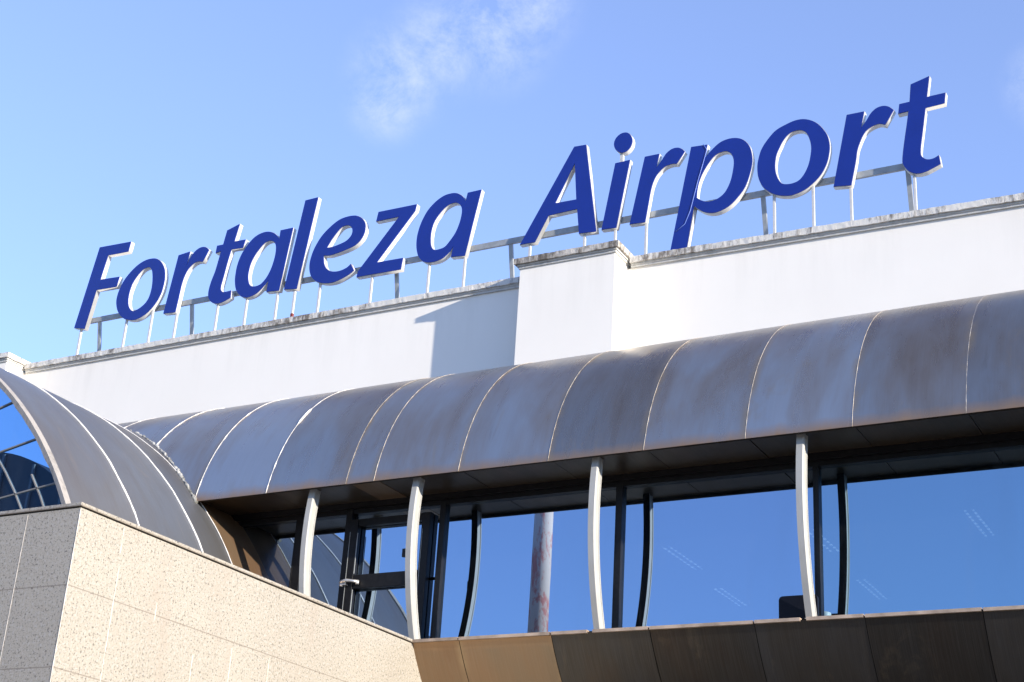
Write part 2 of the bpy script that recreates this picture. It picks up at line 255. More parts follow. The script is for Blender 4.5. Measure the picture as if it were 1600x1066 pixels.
def mk_granite():
    m, t, p, l = mat_new('speckled_granite')
    a1 = noise(t, 42, 3, .7); a2 = noise(t, 76, 3, .7, off=(5, 5, 5)); a3 = noise(t, .7, 5, .6); a4 = noise(t, 34, 3, .6, off=(2, 1, 8))
    base = ramp(t, [(.3, (.30, .274, .232)), (.7, (.34, .314, .268))], a3)
    base = mixc(t, maprange(t, a4, .5, .62), base, (.35, .33, .30))
    base = mixc(t, math2(t, 'MULTIPLY', maprange(t, a1, .575, .62), .85), base, (.06, .05, .042))
    base = mixc(t, math2(t, 'MULTIPLY', maprange(t, a2, .57, .62), .7), base, (.12, .10, .085))
    dirt = maprange(t, noise(t, 1.3, 7, .7, (1, 1, .28), .5, off=(3, 0, 2)), .54, .72, 0, .5)
    base = mixc(t, dirt, base, (.28, .23, .19))
    # joints between the slabs (real lines of grout): rows every 0.72 m below the coping, columns every 0.587 m
    z = pos(t, 2)
    def line(src, period, off, w):
        f = math2(t, 'FRACT', math2(t, 'DIVIDE', math2(t, 'ADD', src, off), period), 0)
        d = math2(t, 'ABSOLUTE', math2(t, 'SUBTRACT', f, .5), 0)
        return maprange(t, d, .5 - w/period, .5 - w/period + .003/period, 0, 1)
    hor = line(z, .72, 3.26, .007)
    l.new(mixc(t, math2(t, 'MULTIPLY', hor, .55), base, (.12, .09, .07)), p.inputs['Base Color'])
    p.inputs['Roughness'].default_value = .42; p.inputs['Specular IOR Level'].default_value = .4; return m
m_granite = mk_granite()
m_grout = plain('pale_grout', (.50, .46, .41), .8, scale=12, var=.25)
m_sealant = plain('white_sealant', (.62, .60, .58), .7, scale=18, var=.12)
m_mortar = mk_cap('crumbling_grey_sealant', (.38, .38, .37), (.09, .09, .08), .42, .58)
m_black = plain('black_window_frame', (.007, .007, .008), .42, spec=.25, scale=20, var=.3)
m_rib = plain('pale_grey_painted_steel', (.33, .33, .32), .5, scale=4, var=.06)
m_steel = plain('galvanised_steel', (.30, .315, .32), .5, .25, scale=9, var=.12)
m_post = plain('white_painted_steel', (.47, .47, .47), .5, scale=9, var=.1)
m_blue = plain('blue_acrylic', (.005, .022, .215), .16, scale=2, var=.05)
m_return = plain('white_letter_metal', (.52, .515, .50), .45, scale=5, var=.07)
m_bar = plain('grey_glazing_bar', (.16, .155, .15), .6)
m_putty = mk_cap('pale_putty', (.30, .28, .265), (.13, .12, .11), .5, .7)
m_red = plain('red_tape', (.16, .03, .02), .7)
m_handle = plain('silver_handle', (.65, .65, .66), .3, .6)
m_cable = plain('pale_blue_cable', (.10, .17, .50), .5)
def mk_glass(name, tintc, trans):
    m, t, p, l = mat_new(name)
    t.nodes.remove(p); out = t.nodes['Material Output']
    g = t.nodes.new('ShaderNodeBsdfGlossy'); g.inputs['Color'].default_value = (*tintc, 1); g.inputs['Roughness'].default_value = .0
    tr = t.nodes.new('ShaderNodeBsdfTransparent'); tr.inputs['Color'].default_value = (.35, .5, .62, 1)
    mx_ = t.nodes.new('ShaderNodeMixShader'); mx_.inputs[0].default_value = 1 - trans
    l.new(tr.outputs[0], mx_.inputs[1]); l.new(g.outputs[0], mx_.inputs[2])
    ge = t.nodes.new('ShaderNodeNewGeometry'); m0 = t.nodes.new('ShaderNodeMixShader'); clr = t.nodes.new('ShaderNodeBsdfTransparent')
    # dust film: a little diffuse in vertical runs
    d = t.nodes.new('ShaderNodeBsdfDiffuse'); d.inputs['Color'].default_value = (.22, .27, .33, 1)
    m2 = t.nodes.new('ShaderNodeMixShader'); l.new(maprange(t, noise(t, 2.0, 6, .7, (1, 1, .12)), .5, .85, .012, .10), m2.inputs[0])
    l.new(mx_.outputs[0], m2.inputs[1]); l.new(d.outputs[0], m2.inputs[2]); l.new(ge.outputs['Backfacing'], m0.inputs[0]); l.new(m2.outputs[0], m0.inputs[1]); l.new(clr.outputs[0], m0.inputs[2]); l.new(m0.outputs[0], out.inputs[0])
    b_ = t.nodes.new('ShaderNodeBump'); b_.inputs['Strength'].default_value = .03; b_.inputs['Distance'].default_value = .01
    l.new(noise(t, .8, 2), b_.inputs['Height']); l.new(b_.outputs[0], g.inputs['Normal'])
    return m
m_glass = mk_glass('blue_mirror_glass', GLASS, .13)
m_glass2 = mk_glass('grey_blue_mirror_glass', (.28, .42, .55), .13)
m_fan = mk_glass('dark_blue_mirror_glass', GLASSF, .05)
m_room = plain('dark_room_surface', (.045, .045, .05), .9)
def mk_emit(name, colr, s):
    m, t, p, l = mat_new(name); p.inputs['Base Color'].default_value = (.8, .8, .8, 1)
    p.inputs['Emission Color'].default_value = (*colr, 1); p.inputs['Emission Strength'].default_value = s; return m
m_lamp = mk_emit('louvred_fluorescent_tube', (.85, .93, 1), 1.5)
t_ = m_lamp.node_tree; fr_ = math2(t_, 'FRACT', math2(t_, 'MULTIPLY', pos(t_, 1), 6.9), 0)      # blades of the louvre cut the tube into dashes
t_.links.new(math2(t_, 'MULTIPLY', math2(t_, 'LESS_THAN', fr_, .42), .6), t_.nodes['Principled BSDF'].inputs['Emission Strength'])
m_asphalt = plain('worn_concrete_paving', (.19, .17, .145), .9, scale=1.5, var=.2, bmp=.4)
def mk_pole():
    m, t, p, l = mat_new('peeling_pole_paint')
    n1 = noise(t, 3.2, 8, .75, (1, 1, .35), .8); n2 = noise(t, 14, 6, .7, (1, 1, .3))
    k = math2(t, 'ADD', math2(t, 'MULTIPLY', n1, .7), math2(t, 'MULTIPLY', n2, .3))
    l.new(ramp(t, [(.50, (.66, .55, .50)), (.55, (.60, .24, .22)), (.7, (.5, .17, .16))], k), p.inputs['Base Color']); p.inputs['Roughness'].default_value = .7; return m
m_pole = mk_pole()
m_hall = plain('dark_hall_cladding', (.035, .035, .045), .6, scale=2)
m_hall_rib = plain('grey_hall_rib', (.12, .12, .13), .6)
m_lens = plain('dark_lamp_glass', (.004, .005, .010), .5, spec=.15)
m_housing = plain('grey_lamp_housing', (.62, .66, .68), .5)

# ------------------------------------------------------------------ ground
g = MB(); g.box(-900, 900, -900, 900, -.2, 0); go = g.build('ground', m_asphalt); tag(go, kind='structure')
tag(go, 'worn concrete paving in front of the terminal', 'ground')

# ------------------------------------------------------------------ terminal building
YC, ZC, RT = 17.82, 6.79, 2.883                     # centre and radius of the tubular gallery (axis along X)
X0, X1 = -21.0, 6.5
YG = 15.915                                          # glass plane
term = empty('airport_terminal', (-6, 18.2, 0))
tag(term, 'long white terminal building with a bronze tubular window gallery and parapet', 'building')
def zt(x):                                           # top of the parapet: dips very slightly to the right
    return 11.545 - .080 * max(0, min(1.4, (x + 8.1) / 5.0))
YW = 18.15
def wall_mesh():
    w = MB()
    for (xa, xb) in ((-24, -8.1), (-8.1, -3.1), (-3.1, 6.5)):
        for y, z0 in ((YW, 7.9),):
            w.quadgrid([[(xa, y, z0), (xb, y, z0)], [(xa, y, zt(xa) - .15), (xb, y, zt(xb) - .15)]], False)
    return w
w = wall_mesh(); wall = w.build('upper_wall', m_wall, term, solid=-.5)
wall.modifiers['solid'].offset = 1
bk = MB(); bk.box(-24, 6.5, 30, 30.4, 0, 11.2); bk.box(-24, -23.6, 18.7, 30, 0, 11.2); bk.box(6.1, 6.5, 18.7, 30, 0, 11.2); bk.box(-23.6, 6.1, 18.7, 30, 10.7, 10.9)
bk.build('rear_shell', m_wall, term)
def coping(spans, yf, name, mf, mm, parent, ztop=None):
    f_ = MB(); q_ = MB()
    for xa, xb in spans:
        za, zb = (zt(xa), zt(xb)) if ztop is None else (ztop, ztop)
        n = max(2, int((xb - xa) / .06)); rng = random.Random(int(xa*100))
        top, bot, bb, tb = [], [], [], []
        for i in range(n + 1):
            x = xa + (xb - xa) * i / n; z = za + (zb - za) * i / n
            j = rng.uniform(-.004, .004); k = rng.uniform(-.006, .006)
            top.append((x, yf + rng.uniform(-.002, .002), z + j)); bot.append((x, yf + .004 + rng.uniform(-.003, .003), z - .092 + k))
            bb.append((x, yf + .10, z - .09)); tb.append((x, yf + .75, z + j))
        f_.quadgrid([tb, top, bot, bb], False)
        for x, flip in ((0, 0), (n, 0)):
            b = len(f_.v); f_.v += [tb[x], top[x], bot[x], bb[x], (bb[x][0], tb[x][1], bb[x][2])]
            f_.f.append(tuple(b + i for i in range(5))); f_.sm.append(False); f_.at.append(.5)
        q_.quadgrid([[(xa, yf + .035, za - .088), (xb, yf + .035, zb - .088)], [(xa, yf + .035, za - .115), (xb, yf + .035, zb - .115)],
                     [(xa, yf + .052, za - .125), (xb, yf + .052, zb - .125)], [(xa, yf + .052, za - .152), (xb, yf + .052, zb - .152)], [(xa, yf + .12, za - .153), (xb, yf + .12, zb - .153)]], False)
    return f_, q_
PIL = ((-9.975, -8.43), (-21.95, -20.395), (2.0, 3.545))
YP = YW - .435
f_, q_ = coping([(-20.33, -10.045), (-8.36, -8.1), (-8.1, -3.1), (-3.1, 1.94), (3.61, 6.5)], YW - .085, '', m_cap, m_mould, wall)
cop = f_.build('coping', m_cap, term); q_.build('moulding', m_mould, cop)
# pilasters: each a shaft with its own coping and moulding that turn the corners
for i, (xa, xb) in enumerate(PIL):
    s = MB(); s.box(xa, xb, YP, YW + .2, 7.9, 11.47)
    pil = s.build('pilaster', m_wall, term, loc=((xa+xb)/2, YW, 7.9))
    zt_ = 11.617
    k = MB(); o_ = .075
    n = 26; rng = random.Random(i)
    def jit(p, a=.005): return (p[0] + rng.uniform(-a, a), p[1] + rng.uniform(-a, a)*.4, p[2] + rng.uniform(-a, a))
    path = [(xa - o_, YW + .5)] + [(xa - o_, YP - o_)] + [(xa - o_ + (xb - xa + 2*o_) * u / n, YP - o_) for u in range(1, n)] + [(xb + o_, YP - o_), (xb + o_, YP + .1), (xb + o_, YP + .22), (xb + o_, YW + .5)]
    k.quadgrid([[jit((x, y, zt_)) for x, y in path], [jit((x, y, zt_ - .092)) for x, y in path], [(x + (.06 if x < (xa+xb)/2 else -.06), y + .05, zt_ - .09) for x, y in path]], False)
    b = len(k.v); k.v += [(xa - o_, YP - o_, zt_ - .003), (xb + o_, YP - o_, zt_ - .003), (xb + o_, YW + .5, zt_ - .003), (xa - o_, YW + .5, zt_ - .003)]
    k.f.append((b, b+1, b+2, b+3)); k.sm.append(False); k.at.append(.5)
    k.build('coping', m_cap_dark if i == 0 else m_cap, pil)
    e = .04; mo = MB()
    mo.box(xa - e, xb + e, YP - e, YW + .1, zt_ - .118, zt_ - .085); mo.box(xa - .022, xb + .022, YP - .022, YW + .1, zt_ - .155, zt_ - .118)
    mo.build('moulding', m_mould, pil, bevel=.006)

# gallery: upper shell panels between the seams
SEAMS = [-15.65, -14.43, -13.18, -12.0, -10.76, -10.34, -9.125, -7.907, -6.69, -5.475, -4.277, -3.081, -1.87, -.66, .55, 1.76, 2.97, 4.18, 5.39]
def arcp(phi, r=RT): return (YC - r*math.cos(phi), ZC + r*math.sin(phi))
PH0, PH1 = R(11.3), R(97.2)
ub = MB(); xs = [X0] + SEAMS + [X1]
rng = random.Random(3)
for i in range(len(xs) - 1):
    xa, xb = xs[i] + .002, xs[i+1] - .002; dr = rng.uniform(-.003, .003); tone = rng.random(); tw = rng.uniform(-.004, .004)
    rows = []
    for jx in range(11):
        u = jx / 10; x = xa + (xb - xa) * u
        rows.append([(x, *arcp(PH0 + (PH1 - PH0)*v/48, RT + dr + .0022*math.sin(math.pi*u)*(.6 + .4*math.sin(v*.25 + i*1.7)) + tw*(u - .5))) for v in range(49)])
    ub.quadgrid(rows, True, tone)
    ub.arc = (ub.arc or []) + [(xa + (xb - xa)*jx/10 + i*3.7, RT*(PH1 - PH0)*v/48, min(jx, 10 - jx)/10*(xb - xa)) for jx in range(11) for v in range(49)]
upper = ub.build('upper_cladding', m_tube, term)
m_seam = plain('dull_seam_bead', (.40, .36, .32), .6, .2, scale=14, var=.3)
rng = random.Random(5); sb = MB(); sw = MB()
for i, x in enumerate(SEAMS):
    pts = [(x + rng.uniform(-.001, .001), *arcp(PH0 + (PH1 - PH0)*v/60, RT + .002)) for v in range(61)]
    if x < -11.9: sw.tube(pts, .006, 6, lambda k, rg=random.Random(i): .0032 + max(0, rg.gauss(0, .004)) + (.016 if x == -12.0 and 17 < k < 23 else 0))
    else: sb.tube(pts, .006, 6, lambda k, rg=random.Random(i): .0030 + rg.uniform(-.001, .001))
sb.build('seam_bead', m_seam, upper); sw.build('seam_sealant', m_sealant, upper)
# lip fold, soffit and head beam
lip = MB(); lip.box(X0, X1, 15.012, 15.035, 7.352, 7.392); lip.arc = [(v_[0], v_[1], 1.0) for v_ in lip.v]; lip.build('lip_fold', m_soffit, upper)
so = MB(); rng = random.Random(9)
for i in range(len(xs) - 1):
    dz = rng.uniform(-.004, .004)
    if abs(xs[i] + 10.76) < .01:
        sn = MB(); sn.box(xs[i] + .005, xs[i+1] - .005, 15.037, 15.80, 7.388, 7.406); sn.arc = [(v_[0], v_[1], 1.0) for v_ in sn.v]; tag(sn.build('soffit', m_rusty_or_lit, term), 'narrow soffit panel with a reflected golden glow painted in'); continue  # reflected light put into this panel's colour by the browner metal
    so.box(xs[i] + .005, xs[i+1] - .005, 15.037, 15.80, 7.392 + dz, 7.41 + dz, rng.random())
so.arc = [(v_[0], v_[1], 1.0) for v_ in so.v]; so.build('soffit', m_soffit, term)
hb = MB(); hb.box(X0, X1, 15.79, 15.90, 7.318, 7.50); hb.box(X0, X1, 15.86, 15.94, 7.26, 7.317); hb.build('head_beam', m_black, term)
un = MB(); un.quadgrid([[(x, *arcp(PH0 + (PH1 - PH0)*v/36, RT - .03)) for v in range(37)] for x in (X0, X1)], True); un.build('backing_sheet', m_black, upper)
# lower shell
lb = MB(); PL0, PL1 = R(-29.2), R(-92); LS = [-11.6, -10.34, -9.125, -7.913, -6.70, -5.49, -4.294, -3.104, -1.89, -.68, .53, 1.74, 2.95, 4.16, 5.37]
lx = [X0] + LS + [X1]; rng = random.Random(11)
for i in range(len(lx) - 1):
    xa, xb = lx[i] + .004, lx[i+1] - .004; dr = rng.uniform(-.003, .003); tone = rng.random()
    if -10.4 < xa < -9.0: continue
    lb.quadgrid([[(xa + (xb - xa)*jx/8, *arcp(PL0 + (PL1 - PL0)*v/36, RT + dr + .0018*math.sin(math.pi*jx/8))) for v in range(37)] for jx in range(9)], True, tone)
    lb.arc = (lb.arc or []) + [(xa + (xb - xa)*jx/8 + i*5.1, RT*(PL0 - PL1)*v/36, min(jx, 8 - jx)/8*(xb - xa)) for jx in range(9) for v in range(37)]
lower = lb.build('lower_cladding', m_lower, term)
rb_ = MB()
for xa, xb in ((-10.336, -9.129), (-9.121, -7.917)):
    rb_.quadgrid([[(xa + (xb - xa)*jx/8, *arcp(PL0 + (PL1 - PL0)*v/36, RT + .001 + .0018*math.sin(math.pi*jx/8))) for v in range(37)] for jx in range(9)], True, rng.random())
    rb_.arc = (rb_.arc or []) + [(xa*2 + (xb - xa)*jx/8, RT*(PL0 - PL1)*v/36, min(jx, 8 - jx)/8*(xb - xa)) for jx in range(9) for v in range(37)]
tag(rb_.build('lower_cladding', m_rusty_or_lit, term), 'two rust brown panels beside the granite wall')
li = MB(); li.quadgrid([[(x, *arcp(PL0 + (PL1 - PL0)*v/36, RT - .03)) for v in range(37)] for x in (X0, X1)], True); li.build('backing_sheet', m_black, lower)
le = MB(); rng = random.Random(2)
for i in range(len(lx) - 1):
    xa, xb = lx[i] + .012, lx[i+1] - .008
    gaps = {-5.49: -4.925, -7.913: -7.40}
    spans = [(xa, xb)]
    if lx[i] in gaps: gp = gaps[lx[i]]; spans = [(xa, gp - .05), (gp + .02, xb)]
    for p, q in spans:
        dz = rng.uniform(-.003, .004); le.box(p, q, 15.272, 15.93, 5.366 + dz, 5.402 + dz, rng.random())
m_ledge = plain('tan_ledge_flashing', (.40, .30, .22), .5, .3, scale=5, var=.3)
le.build('ledge', m_ledge, term)
bs = MB(); bs.box(X0, X1, 17.9, 18.3, 0, 4.6); bs.build('ground_floor_wall', m_black, term)
# room behind the glass
rm = MB(); rm.box(X0, X1, 15.97, 29.5, 5.0, 5.36); rm.box(X0, X1, 29.3, 29.6, 5.36, 7.9); rm.box(X0, X1, 15.98, 29.5, 7.55, 7.75); rm.box(X1 - .3, X1, 15.97, 29.5, 5.36, 7.55)
rm.build('inner_room', m_room, term)
# panes, mullions, vent window
MUL = [(-12.04, .15), (-9.83, .08), (-7.375, .085), (-4.957, .065), (-2.53, .07), (-.1, .07), (2.33, .07), (4.76, .07)]
edges = [-19.0] + [m_[0] for m_ in MUL] + [6.4]
cuts = [-19.0, -12.04, -11.20, -9.83] + [m_[0] for m_ in MUL[2:]] + [6.4]
for xa, xb in zip(cuts[:-1], cuts[1:]):
    gm = MB()
    if (xa, xb) == (-11.20, -9.83):
        gm.box(xa + .02, xb - .02, YG, YG + .012, 6.34, 7.30)
        o = gm.build('window_pane', m_glass, term, loc=((xa+xb)/2, YG, 5.4))
        gm = MB(); gm.box(xa + .02, xb - .02, YG, YG + .012, 5.38, 6.30); gm.build('window_pane', m_glass, term, loc=((xa+xb)/2, YG, 5.4)); continue
    gm.box(xa + .012, xb - .012, YG, YG + .012, 5.38, 7.30)
    o = gm.build('window_pane', m_glass if xa < -5 else m_glass2, term, loc=((xa+xb)/2, YG, 5.4)); o.rotation_euler = (R(.12*math.sin(xa*7)), 0, R(.08*math.cos(xa*5)))
for x, wd in MUL:
    mm = MB(); mm.box(x - wd/2, x + wd/2, YG - .06, YG + .03, 5.39, 7.33)
    mm.box(x - wd/2 + .012, x - wd/2 + .02, YG - .064, YG - .061, 5.39, 7.1)
    mm.build('mullion', m_black, term, bevel=.004, loc=(x, YG, 5.4))
ven = empty('vent_window', (-10.5, YG, 5.4)); ven.parent = term; ven.matrix_parent_inverse = Matrix.Translation(-Vector(term.location))
def vent(name, mt, boxes, bev=.004, parent=None, val=.5):
    v_ = MB()
    for bx in boxes: v_.box(*bx)
    return v_.build(name, mt, parent or ven, bevel=bev)
vent('outer_frame', m_black, [(-11.30, -11.205, YG - .075, YG + .03, 5.39, 7.33)])
sash = vent('sash', m_black, [(-11.195, -11.085, YG - .10, YG - .012, 5.39, 7.17), (-10.105, -9.985, YG - .10, YG - .012, 5.39, 7.17),
    (-11.085, -10.105, YG - .085, YG - .012, 7.075, 7.17), (-11.085, -10.105, YG - .085, YG - .012, 6.245, 6.425)])
for bx in ((-11.075, -11.068, YG - .10, YG - .09, 5.40, 6.23), (-11.078, -11.071, YG - .10, YG - .09, 6.44, 6.98), (-10.09, -10.083, YG - .103, YG - .1, 5.4, 6.95), (-11.193, -11.186, YG - .104, YG - .1, 5.4, 7.0)):
    vent('bead', m_steel, [bx], 0, sash)
hv = MB(); hv.tube([(-11.24, YG - .15, 6.315), (-11.2, YG - .17, 6.325), (-11.12, YG - .18, 6.335), (-11.03, YG - .165, 6.325), (-10.985, YG - .14, 6.32)], .02, 8, lambda i: (.014, .024, .022, .018, .02)[i])
hv.box(-11.23, -11.15, YG - .16, YG - .10, 6.285, 6.30); hv.cyl(-11.22, YG - .14, 6.27, 6.33, .02); hv.cyl(-10.99, YG - .12, 6.29, 6.34, .022)
hv.build('handle', m_handle, sash)

# bowed struts in front of the glass
def rib_y(z): return 18.667 - math.sqrt(max(0, 3.6**2 - (z - 6.775)**2))
RIBS = [-11.40, -9.835, -7.392, -4.929, -2.47, -.01, 2.45, 4.91]
def strut(x):
    mb = MB(); n = 28; zs = [5.40 + (7.40 - 5.40)*i/n for i in range(n + 1)]; W, D = .088, .125
    # closed section: front flange with a chamfered right edge, body and a slightly narrower back flange
    sec = [(0, 0), (W - .016, 0), (W, .016), (W, .034), (W - .008, .037), (W - .008, D - .02), (W, D - .018), (W, D), (0, D), (0, D - .018), (.008, D - .02), (.008, .03), (0, .028)]
    rows = [[(x + sx, rib_y(z) + sy, z) for sx, sy in sec] for z in zs]
    for k in range(len(sec)):
        k2 = (k + 1) % len(sec); mb.quadgrid([[r[k], r[k2]] for r in rows], False)
    b = len(mb.v); mb.v += rows[0] + rows[-1]; m_ = len(sec)
    mb.f += [tuple(b + i for i in range(m_)), tuple(b + m_ + i for i in range(m_))]; mb.sm += [False]*2; mb.at += [.5]*2
    o = mb.build('bowed_strut', m_rib, term, loc=(x + W/2, rib_y(5.4), 5.4)); bm = bmesh.new(); bm.from_mesh(o.data)
    bmesh.ops.remove_doubles(bm, verts=bm.verts, dist=.0004); bmesh.ops.recalc_face_normals(bm, faces=bm.faces); bm.to_mesh(o.data); bm.free()
    bk_ = MB(); bk_.quadgrid([[(x + .002, rib_y(z) + D + .001, z), (x + W - .002, rib_y(z) + D + .001, z)] for z in zs], False)
    bk_.quadgrid([[(x + .002, rib_y(z) + D + .006, z), (x + W - .002, rib_y(z) + D + .006, z)] for z in zs], False)
    bk_.build('rear_strip', m_black, o)
    fp = MB(); fp.box(x - .012, x + W + .012, rib_y(5.4) - .004, rib_y(5.4) + D + .02, 5.401, 5.411); fp.build('foot_plate', m_rib, o, bevel=.002)
    return o
struts = [strut(x) for x in RIBS]
br = MB(); br.box(RIBS[1] - .055, RIBS[1] - .001, rib_y(6.45) + .012, rib_y(6.45) + .05, 6.38, 6.48); br.build('bracket', m_black, struts[1])

# ------------------------------------------------------------------ floodlight behind the right-hand strut
fl = empty('floodlight', (-5.05, 15.55, 5.402)); tag(fl, 'dark floodlight with rounded corners standing on the ledge behind a curved strut', 'floodlight')
def rrect(w_, h_, r_, n=5):
    P = []
    for cx, cz, a0 in ((w_/2 - r_, h_ - r_, 0), (-w_/2 + r_, h_ - r_, 90), (-w_/2 + .004, .004, 180), (w_/2 - .004, .004, 270)):
        rr = r_ if cz > .1 else .004
        P += [(cx + rr*math.cos(R(a0 + 90*k/n)), cz + rr*math.sin(R(a0 + 90*k/n))) for k in range(n + 1)]
    return P
h_ = MB(); h_.prism([(-5.05 + px, 5.404 + pz) for px, pz in rrect(.43, .285, .045)], 'y', 15.45, 15.50); h_.build('lamp_front', m_lens, fl, bevel=.004)
h_ = MB(); h_.cyl(-5.03, 15.60, 5.404, 5.62, .085, .095); h_.cyl(-5.03, 15.60, 5.62, 5.675, .10); h_.box(-5.10, -4.96, 15.50, 15.56, 5.43, 5.64); h_.build('housing', m_housing, fl, bevel=.003)

# ------------------------------------------------------------------ lights inside
LX = [(-8.13, 19.05, 20.3), (-8.27, 21.45, 22.6), (-5.98, 18.8, 19.95), (-6.07, 21.5, 22.65), (-3.86, 18.6, 19.75), (-10.3, 19.1, 20.3), (-3.95, 21.5, 22.6), (-1.7, 19.0, 20.2), (.5, 19.0, 20.2)]
lab = ['lit louvred ceiling light seen through the glass left of the floodlight, upper of the pair', 'lit louvred ceiling light seen through the glass, lower one nearest the floodlight',
 'lit louvred ceiling light seen between the mullion and the reflected strut', 'lit louvred ceiling light low in the far right window pane', 'small lit louvred ceiling light high in the far right window pane',
 'faint ceiling light behind the panes beside the reflected pole', 'faint ceiling light low at the right edge of the glazing', 'ceiling light beyond the right edge of the photo, nearer one', 'ceiling light beyond the right edge of the photo, farther one']
for i, (x, y0, y1) in enumerate(LX[:5]):
    e_ = empty('ceiling_light', (x, (y0 + y1)/2, 7.45)); tag(e_, lab[i], 'ceiling light', 'louvred ceiling lights inside the terminal')
    c_ = MB(); c_.box(x - .11, x + .11, y0 - .03, y1 + .03, 7.462, 7.545); c_.build('fixture_body', m_room, e_)
    for dx in (-.065, .035): t_ = MB(); t_.box(x + dx, x + dx + .030, y0, y1, 7.452, 7.459); t_.build('lit_tube', m_lamp, e_)

# ------------------------------------------------------------------ barrel vault over the entrance
VX, VZ, VR = -17.601, 3.3475, 5.979
V0, V1 = 12.03, 18.148
va = empty('barrel_vault', (VX, V0, 0)); tag(va, 'large grey metal barrel vault with white sealed seams and a glazed fan end', 'vault')
VS = [12.03, 13.315, 14.52, 15.13, 16.60, 18.148]
def vp(th, r=VR): return (VX + r*math.cos(th), VZ + r*math.sin(th))
vb = MB(); vb2 = MB(); rng = random.Random(8)
for i in range(5):
    ya, yb = VS[i] + .002, VS[i+1] - .002; dr = rng.uniform(-.003, .003); tone = rng.random(); rows = []
    for j in range(9):
        u = j/8; y = ya + (yb - ya)*u; rr = VR + dr + .007*math.sin(math.pi*u)
        rows.append([(VX + rr, y, 0.1), (VX + rr, y, 1.6)] + [(vp(math.pi*k/96, rr)[0], y, vp(math.pi*k/96, rr)[1]) for k in range(97)] + [(VX - rr, y, 1.6), (VX - rr, y, .1)])
    arcs = [-1.6, -.1] + [VR*math.pi*k/96 for k in range(97)] + [VR*math.pi + .1, VR*math.pi + 1.6]
    cut = 0 if i < 3 else 25                 # inside the gallery, below its lip, the sheet is brown bronze
    for w_, a_, z_ in ((vb2, 0, cut + 1), (vb, cut, len(arcs))):
        if z_ - a_ < 3: continue
        w_.quadgrid([r_[a_:z_] for r_ in rows], True, tone)
        w_.arc = (w_.arc or []) + [(ya + (yb - ya)*j/8 + i*4.3, q_ + 1.0, min(j, 8 - j)/8*(yb - ya)) for j in range(9) for q_ in arcs[a_:z_]]
vcl = vb.build('vault_cladding', m_vault, va); tag(vb2.build('vault_cladding', m_rusty_or_lit, va), 'brown bronze part of the vault inside the window gallery')
for i, y in enumerate(VS[1:5]):
    rng = random.Random(i*7 + 1); s_ = MB(); n = 150; wd = (.015, .014, .008, .008)[i]; ph = rng.random()*6
    s_.tube([(vp(math.pi*k/n, VR + .004)[0], y + .006*math.sin(k*.9 + ph) + rng.uniform(-.003, .003), vp(math.pi*k/n, VR + .004)[1]) for k in range(n + 1)], wd, 6,
            lambda k, rg=rng, w_=wd: w_*(.75 + .35*rg.random()) * (.45 if k > 55 else 1))
    s_.build('seam_sealant', m_sealant, vcl)
# end trim and fan glazing
tr_ = MB()
for ra, rb, y in ((VR + .012, VR - .05, V0 - .02),):
    n = 120; rg = random.Random(4)
    rows = []
    for k in range(n + 1):
        th = math.pi*k/n; j = rg.uniform(-.008, .008)
        rows.append([(*[vp(th, ra)[0]], y + .10, vp(th, ra)[1]), (vp(th, ra)[0], y, vp(th, ra)[1]), (vp(th, rb + j)[0], y + .01, vp(th, rb + j)[1]), (vp(th, rb + j)[0], y + .10, vp(th, rb + j)[1])])
    tr_.quadgrid(rows, False)
tr_.build('end_trim', m_putty, va)
fan = MB(); FY = V0 + .05
fan.prism([(vp(math.pi*k/96, VR - .06)[0], vp(math.pi*k/96, VR - .06)[1]) for k in range(97)] + [(VX - VR + .06, 2.2), (VX + VR - .06, 2.2)], 'y', FY, FY + .012)
fw = fan.build('fan_glazing', m_fan, va, loc=(VX, FY, 3.3))
bars = MB()
def bar(p, q, w_):
    (x0, z0), (x1, z1) = p, q; d = Vector((x1 - x0, z1 - z0)).normalized(); nrm = Vector((-d.y, d.x))*w_/2
    b = len(bars.v); pts = [(x0 + nrm.x, z0 + nrm.y), (x1 + nrm.x, z1 + nrm.y), (x1 - nrm.x, z1 - nrm.y), (x0 - nrm.x, z0 - nrm.y)]
    bars.prism(pts, 'y', FY - .018, FY)
hub = (-22.85, 5.43)
def toedge(a_):                                      # from the hub out to the arch
    d = Vector((math.cos(a_), math.sin(a_))); h = Vector(hub) - Vector((VX, VZ)); b_ = h.dot(d); rr = VR - .06
    t_ = -b_ + math.sqrt(b_*b_ - h.dot(h) + rr*rr); return (hub[0] + d.x*t_, hub[1] + d.y*t_)
for pt in ((-13.623, 7.77), (-13.093, 7.246), (-12.635, 6.656)):
    an = math.atan2(pt[1] - hub[1], pt[0] - hub[0]); bar(hub, toedge(an), .016)
for an in (3.0, 24.0, 32, 41, 51, 62, 75): bar(hub, toedge(R(an)), .016)
for r_ in (5.37, 5.66, 4.6, 3.8):
    for k in range(40):
        t0, t1 = R(20 + k*3.5), R(20 + (k+1)*3.5)
        if r_ == 5.66 and not (t0 < R(36)): continue
        bar(vp(t0, r_), vp(t1, r_), .015)
bars.build('glazing_bar', m_bar, fw)
# crumbling sealant where the gallery meets the vault
jo = MB(); rng = random.Random(12); pts = []
for k in range(160):
    ph = PH0 - .01 + (R(80) - PH0)*k/159; y, z = arcp(ph, RT + .004)
    q = VR**2 - (z - VZ)**2
    if q <= 0: break
    pts.append((VX + math.sqrt(q) + .014 + rng.uniform(-.012, .012), y + rng.uniform(-.01, .01), z + rng.uniform(-.012, .012)))
jo.tube(pts, .03, 7, lambda k: .010 + .022*random.Random(k*5).random())
jo.build('joint_mortar', m_mortar, va)

